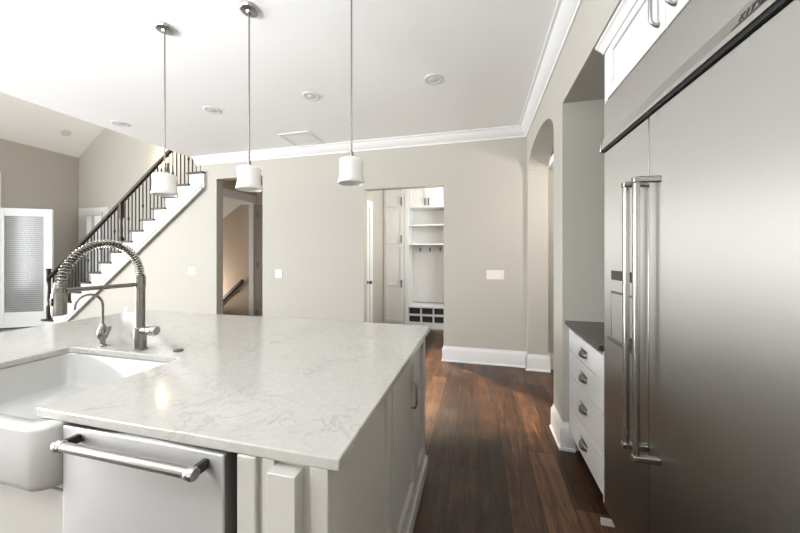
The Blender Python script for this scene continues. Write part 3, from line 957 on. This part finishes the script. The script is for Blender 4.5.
# grille above with flared lip
gr = MB().prism([(FX, 1.968), (FX, 2.135), (FX + 0.05, 2.135), (FX + 0.05, 1.905), (FX - 0.015, 1.905), (FX - 0.015, 1.920)], 'y', fy0, fy1).build('top_grille', M['steel2'], fr)
MB().box(FX - 0.008, FX + 0.05, fy0, fy1 - 0.004, 1.8935, 1.905).build('vent_gap', M['dark'], gr)
MB().box(FX - 0.020, FX + 0.03, fy1 - 0.004, fy1 + 0.012, 1.893, 1.942).build('lip_end', M['barsteel'], gr, bevel=0.003)
# lettering on the lip
cu = bpy.data.curves.new('brand_lettering', 'FONT')
cu.body = 'KITCHENAID'
cu.size = 0.025
cu.space_character = 1.35
cu.extrude = 0.0006
cu.offset = 0.0004
to = bpy.data.objects.new('lettering_source', cu)
COL.objects.link(to)
bpy.context.view_layer.update()
me = bpy.data.meshes.new_from_object(to.evaluated_get(bpy.context.evaluated_depsgraph_get()))
bpy.data.objects.remove(to)
lo2 = bpy.data.objects.new('lettering', me)
COL.objects.link(lo2)
me.materials.clear()
me.materials.append(M['ink'])
# lip face runs from (FX,1.975) to (FX-0.02,1.935)
upv = Vector((0.015, 0, 0.048)).normalized()
rt = Vector((0, -1, 0))
nr = rt.cross(upv)
Mx = Matrix((rt, upv, nr)).transposed().to_4x4()
pos = Vector((FX - 0.01125, 0.925, 1.932)) + nr * 0.0012
Mx.translation = pos - ORG[fr]
lo2.parent = gr
lo2.matrix_local = Mx
pu = Vector((FX - 0.0134, 0.945, 1.9252)) + nr * 0.001
MB().add([pu, pu + Vector((0, -0.30, 0)), pu + Vector((0, -0.30, 0)) + upv * 0.0035, pu + upv * 0.0035], [(0, 1, 2, 3)]).build('underline', M['ink'], gr)
# handles
def handle(y, parent):
    hb = MB().tube([(0.548, y, 0.65), (0.548, y, 1.635)], 0.0115, 16).build('handle', M['barsteel'], parent, smooth=True)
    for z in (0.638, 1.630):
        MB().box(0.535, FX + 0.001, y - 0.0125, y + 0.0125, z, z + 0.022).build('handle_mount', M['barsteel'], hb, bevel=0.004)
handle(1.362, fd)
handle(1.283, rd)
# dispenser
MB().box(FX - 0.002, FX + 0.001, 1.447, 1.690, 1.258, 1.302).build('control_panel', M['black'], fd, bevel=0.001)
dn = MB()
y0, y1, z0, z1 = 1.447, 1.690, 0.985, 1.205
dn.box(FX - 0.004, FX + 0.002, y0, y0 + 0.010, z0, z1).box(FX - 0.004, FX + 0.002, y1 - 0.010, y1, z0, z1)
dn.box(FX - 0.004, FX + 0.002, y0 + 0.01, y1 - 0.01, z1 - 0.010, z1)
dn.box(FX - 0.02, FX + 0.002, y0, y1, z0 - 0.012, z0)
dq = dn.build('dispenser_bezel', M['darksteel'], fd, bevel=0.002)
MB().box(FX - 0.003, FX - 0.0005, y0 + 0.01, y1 - 0.01, z0, z1 - 0.01).build('dispenser_recess', M['steel2'], dq)
MB().box(FX - 0.012, FX - 0.003, 1.455, 1.50, 0.99, 1.03).build('dispenser_paddle', M['black'], dq, bevel=0.003)

# cabinet above the refrigerator
uc = thing('over_fridge_cabinet', 'white shaker wall cabinet mounted above the refrigerator', 'cabinet', (0.95, 1.17, 2.14))
UZ0, UZ1 = 2.14, 2.405
MB().box(FX + 0.022, 1.30, fy0, fy1, UZ0, 2.45).build('body', M['cab'], uc)
MB().box(FX + 0.004, FX + 0.022, fy0, fy1, UZ1 + 0.002, 2.45).build('top_rail', M['cab'], uc)
MB().box(FX + 0.002, FX + 0.022, fy1 - 0.035, fy1, UZ0, UZ1).build('stile', M['cab'], uc)
for y0, y1, py in ((1.253, fy1 - 0.038, 1.288), (0.72, 1.249, 1.19)):
    d = shaker_x('door', FX, y0, y1, UZ0 + 0.006, UZ1, 0.055, 0.05, 0.010, uc, M['cab'], out=-1)
    MB().tube([(FX, py, 2.185), (FX - 0.012, py, 2.187), (FX - 0.024, py, 2.20), (FX - 0.027, py, 2.215), (FX - 0.027, py, 2.285), (FX - 0.024, py, 2.30), (FX - 0.012, py, 2.313), (FX, py, 2.315)],
              [0.009, 0.006, 0.006, 0.0065, 0.0065, 0.006, 0.006, 0.009], 12).build('pull', M['pullsteel'], d, smooth=True)
# cabinet crown with a return at the far end
ccr = [(0, 2.392), (0.006, 2.392), (0.008, 2.402), (0.024, 2.430), (0.030, 2.434), (0.030, 2.452), (0, 2.452)]
MB().sweep([(FX, fy0), (FX, fy1), (0.78, fy1)], ccr).build('crown', M['cab'], uc, smooth=True, ang=25)

# drawer base with dark top
db = thing('drawer_base_cabinet', 'white four-drawer base cabinet between the pillar and refrigerator', 'cabinet', (0.95, 2.07, 0))
DX = 0.622
MB().box(DX + 0.02, 1.30, 1.80, NY - 0.004, 0.105, 0.884).build('carcass', M['darksteel'], db)  # dark colour stands for the shade in the gaps between drawers
MB().box(DX + 0.002, DX + 0.03, 1.800, 1.806, 0.105, 0.884).box(DX + 0.002, DX + 0.03, NY - 0.012, NY - 0.004, 0.105, 0.884).build('face_frame', M['cab'], db)
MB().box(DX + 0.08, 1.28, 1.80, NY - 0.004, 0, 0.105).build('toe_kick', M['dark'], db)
MB().box(DX - 0.012, DX + 0.06, 1.786, 1.80, 0.0, 0.03).build('foot', M['cab'], db)
zs = [0.858, 0.712, 0.548, 0.333, 0.136]
for i in range(4):
    d = MB().box(DX, DX + 0.019, 1.806, NY - 0.012, zs[i + 1] + 0.006, zs[i]).build('drawer_front', M['cab'], db, bevel=0.002)
    zc = (0.782, 0.635, 0.448, 0.232)[i]
    # cup pull: quarter-dome hood
    yc, ww, hh, dp = 2.095, 0.054, 0.040, 0.028
    vs, fs = [], []
    nu, nv = 14, 7
    for iu in range(nu + 1):
        u_ = PI * iu / nu
        for iv in range(nv + 1):
            v_ = PI / 2 * iv / nv
            vs.append((DX - dp * math.sin(v_) * math.sin(u_) ** 0.6 - 0.0005, yc - ww * math.cos(u_) * (0.75 + 0.25 * math.cos(v_)), zc + hh * math.cos(v_) * math.sin(u_) ** 0.7 - 0.020))
    for iu in range(nu):
        for iv in range(nv):
            k = iu * (nv + 1) + iv
            fs.append((k, k + 1, k + nv + 2, k + nv + 1))
    mb = MB().add(vs, fs)
    mb.box(DX - 0.003, DX + 0.001, yc - ww - 0.006, yc + ww + 0.006, zc + hh - 0.026, zc + hh - 0.018)
    o = mb.build('cup_pull', M['pewter'], d, smooth=True, ang=70)
    sm = o.modifiers.new('solidify', 'SOLIDIFY')
    sm.thickness = 0.002
ctp = MB().box(0.597, 1.32, 1.787, NY - 0.002, 0.885, 0.914).build('dark_worktop', M['soap'], bevel=0.003)
tag(ctp, 'dark stone worktop on the drawer cabinet beside the refrigerator', 'worktop')

# ------------------------------------------------------------------ mudroom built-ins
FYm = 5.80
def zpx(v):
    return 1.37 + (256 - v) / 311.1 * 5.98
tall = thing('tall_cabinet', 'tall white pantry cabinet at left inside the mudroom doorway', 'cabinet', (-1.6, FYm + 0.2, 0))
TX0, TX1 = -1.795, -1.365
MB().box(TX0, TX1, FYm + 0.02, MY - 0.005, 0, 2.74).build('body', M['cab'], tall)
def shaker_y(name, yf, x0, x1, z0, z1, st_, parent, mid=None):
    fm = MB().box(x0, x0 + st_, yf, yf + 0.02, z0, z1).box(x1 - st_, x1, yf, yf + 0.02, z0, z1)
    fm.box(x0 + st_, x1 - st_, yf, yf + 0.02, z1 - st_, z1).box(x0 + st_, x1 - st_, yf, yf + 0.02, z0, z0 + st_)
    if mid:
        fm.box(x0 + st_, x1 - st_, yf, yf + 0.02, mid - st_ / 2, mid + st_ / 2)
    o = fm.build(name, M['cab'], parent, bevel=0.002)
    MB().box(x0 + st_, x1 - st_, yf + 0.012, yf + 0.02, z0 + st_, z1 - st_).build('panel', M['cab'], o)
    return o
def ypull(x, z0, z1, parent):
    MB().tube([(x, FYm, z0), (x, FYm - 0.022, z0 + 0.006), (x, FYm - 0.026, z0 + 0.02), (x, FYm - 0.026, z1 - 0.02), (x, FYm - 0.022, z1 - 0.006), (x, FYm, z1)], 0.011, 8).build('pull', M['iron'], parent, smooth=True)
d = shaker_y('door', FYm, TX0 + 0.03, TX1 - 0.03, zpx(207), 2.70, 0.06, tall)
ypull(TX1 - 0.06, zpx(205), zpx(198), d)
d = shaker_y('door', FYm, TX0 + 0.03, TX1 - 0.03, zpx(244.5), zpx(207.6), 0.06, tall)
ypull(TX1 - 0.06, zpx(242.5), zpx(235.5), d)
d = shaker_y('door', FYm, TX0 + 0.03, TX1 - 0.03, 0.10, zpx(245), 0.06, tall, mid=zpx(285))
ypull(TX1 - 0.06, zpx(287), zpx(280), d)

lk_ = thing('mudroom_locker', 'white open locker with shelves, coat hooks, bench and shoe cubbies', 'locker', (-0.95, FYm + 0.2, 0))
LX0, LX1 = -1.36, -0.50
MB().box(LX0, LX0 + 0.075, FYm, MY - 0.005, 0, 2.74).build('side_panel', M['cab'], lk_)
MB().box(LX1 - 0.075, LX1, FYm, MY - 0.005, 0, 2.74).build('side_panel', M['cab'], lk_)
xl, xr = LX0 + 0.075, LX1 - 0.075
MB().box(xl, xr, MY - 0.025, MY - 0.005, 0.44, zpx(208)).build('back_panel', M['cab'], lk_)
MB().box(xl, xr, FYm + 0.02, MY - 0.005, zpx(208.5), 2.74).build('upper_box', M['cab'], lk_)
xm = (xl + xr) / 2
for a0, a1, px in ((xl, xm - 0.002, xm - 0.035), (xm + 0.002, xr, xm + 0.035)):
    d = shaker_y('door', FYm, a0, a1, zpx(208), 2.70, 0.055, lk_)
    ypull(px, zpx(206), zpx(199.5), d)
for v in (225.5, 244.5):
    MB().box(xl, xr, FYm + 0.01, MY - 0.025, zpx(v) - 0.012, zpx(v) + 0.014).build('shelf', M['cab'], lk_)
rl_ = MB().box(xl, xr, MY - 0.045, MY - 0.025, zpx(258), zpx(247)).build('hook_rail', M['cab'], lk_)
for px in (-1.13, -0.93, -0.73):
    hk = MB().box(px - 0.012, px + 0.012, MY - 0.05, MY - 0.045, 1.46, 1.54)
    hk.tube([(px, MY - 0.05, 1.51), (px, MY - 0.10, 1.50), (px, MY - 0.125, 1.53)], 0.009, 8).tube([(px, MY - 0.05, 1.475), (px, MY - 0.08, 1.465), (px, MY - 0.09, 1.485)], 0.008, 8)
    hk.build('coat_hook', M['pewter'], lk_, smooth=True)
bz = zpx(306)
MB().box(xl, xr, FYm - 0.02, MY - 0.025, bz - 0.02, bz + 0.02).build('bench', M['cab'], lk_, bevel=0.004)
MB().box(xl, xr, FYm + 0.09, MY - 0.006, 0.06, bz - 0.02).build('cubby_shade_fill', M['cubby'], lk_)  # black fill near the front, stands for the shade inside the cubbies
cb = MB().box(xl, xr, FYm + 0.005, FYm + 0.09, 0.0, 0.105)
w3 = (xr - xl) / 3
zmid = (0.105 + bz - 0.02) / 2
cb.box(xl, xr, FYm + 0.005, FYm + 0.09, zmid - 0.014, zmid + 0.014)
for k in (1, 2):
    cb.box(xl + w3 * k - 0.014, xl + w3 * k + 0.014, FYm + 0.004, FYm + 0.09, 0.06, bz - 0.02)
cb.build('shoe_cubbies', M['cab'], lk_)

# door on the mudroom's left wall
d2 = struct(MB().box(MX0, MX0 + 0.012, 4.32, 4.98, 0, 2.18).build('door_2', M['trim']))
MB().box(MX0, MX0 + 0.03, 4.98, 5.12, 0, 2.30).box(MX0, MX0 + 0.03, 4.32, 4.98, 2.18, 2.30).build('door_casing', M['trim'], d2)
MB().lathe((MX0 + 0.012, 4.90, 0.93), [(0.028, 0), (0.028, 0.006), (0.011, 0.01), (0.011, 0.04), (0.028, 0.05), (0.028, 0.07), (0.015, 0.078)], 16, axis='x').build('door_knob', M['iron'], d2, smooth=True)
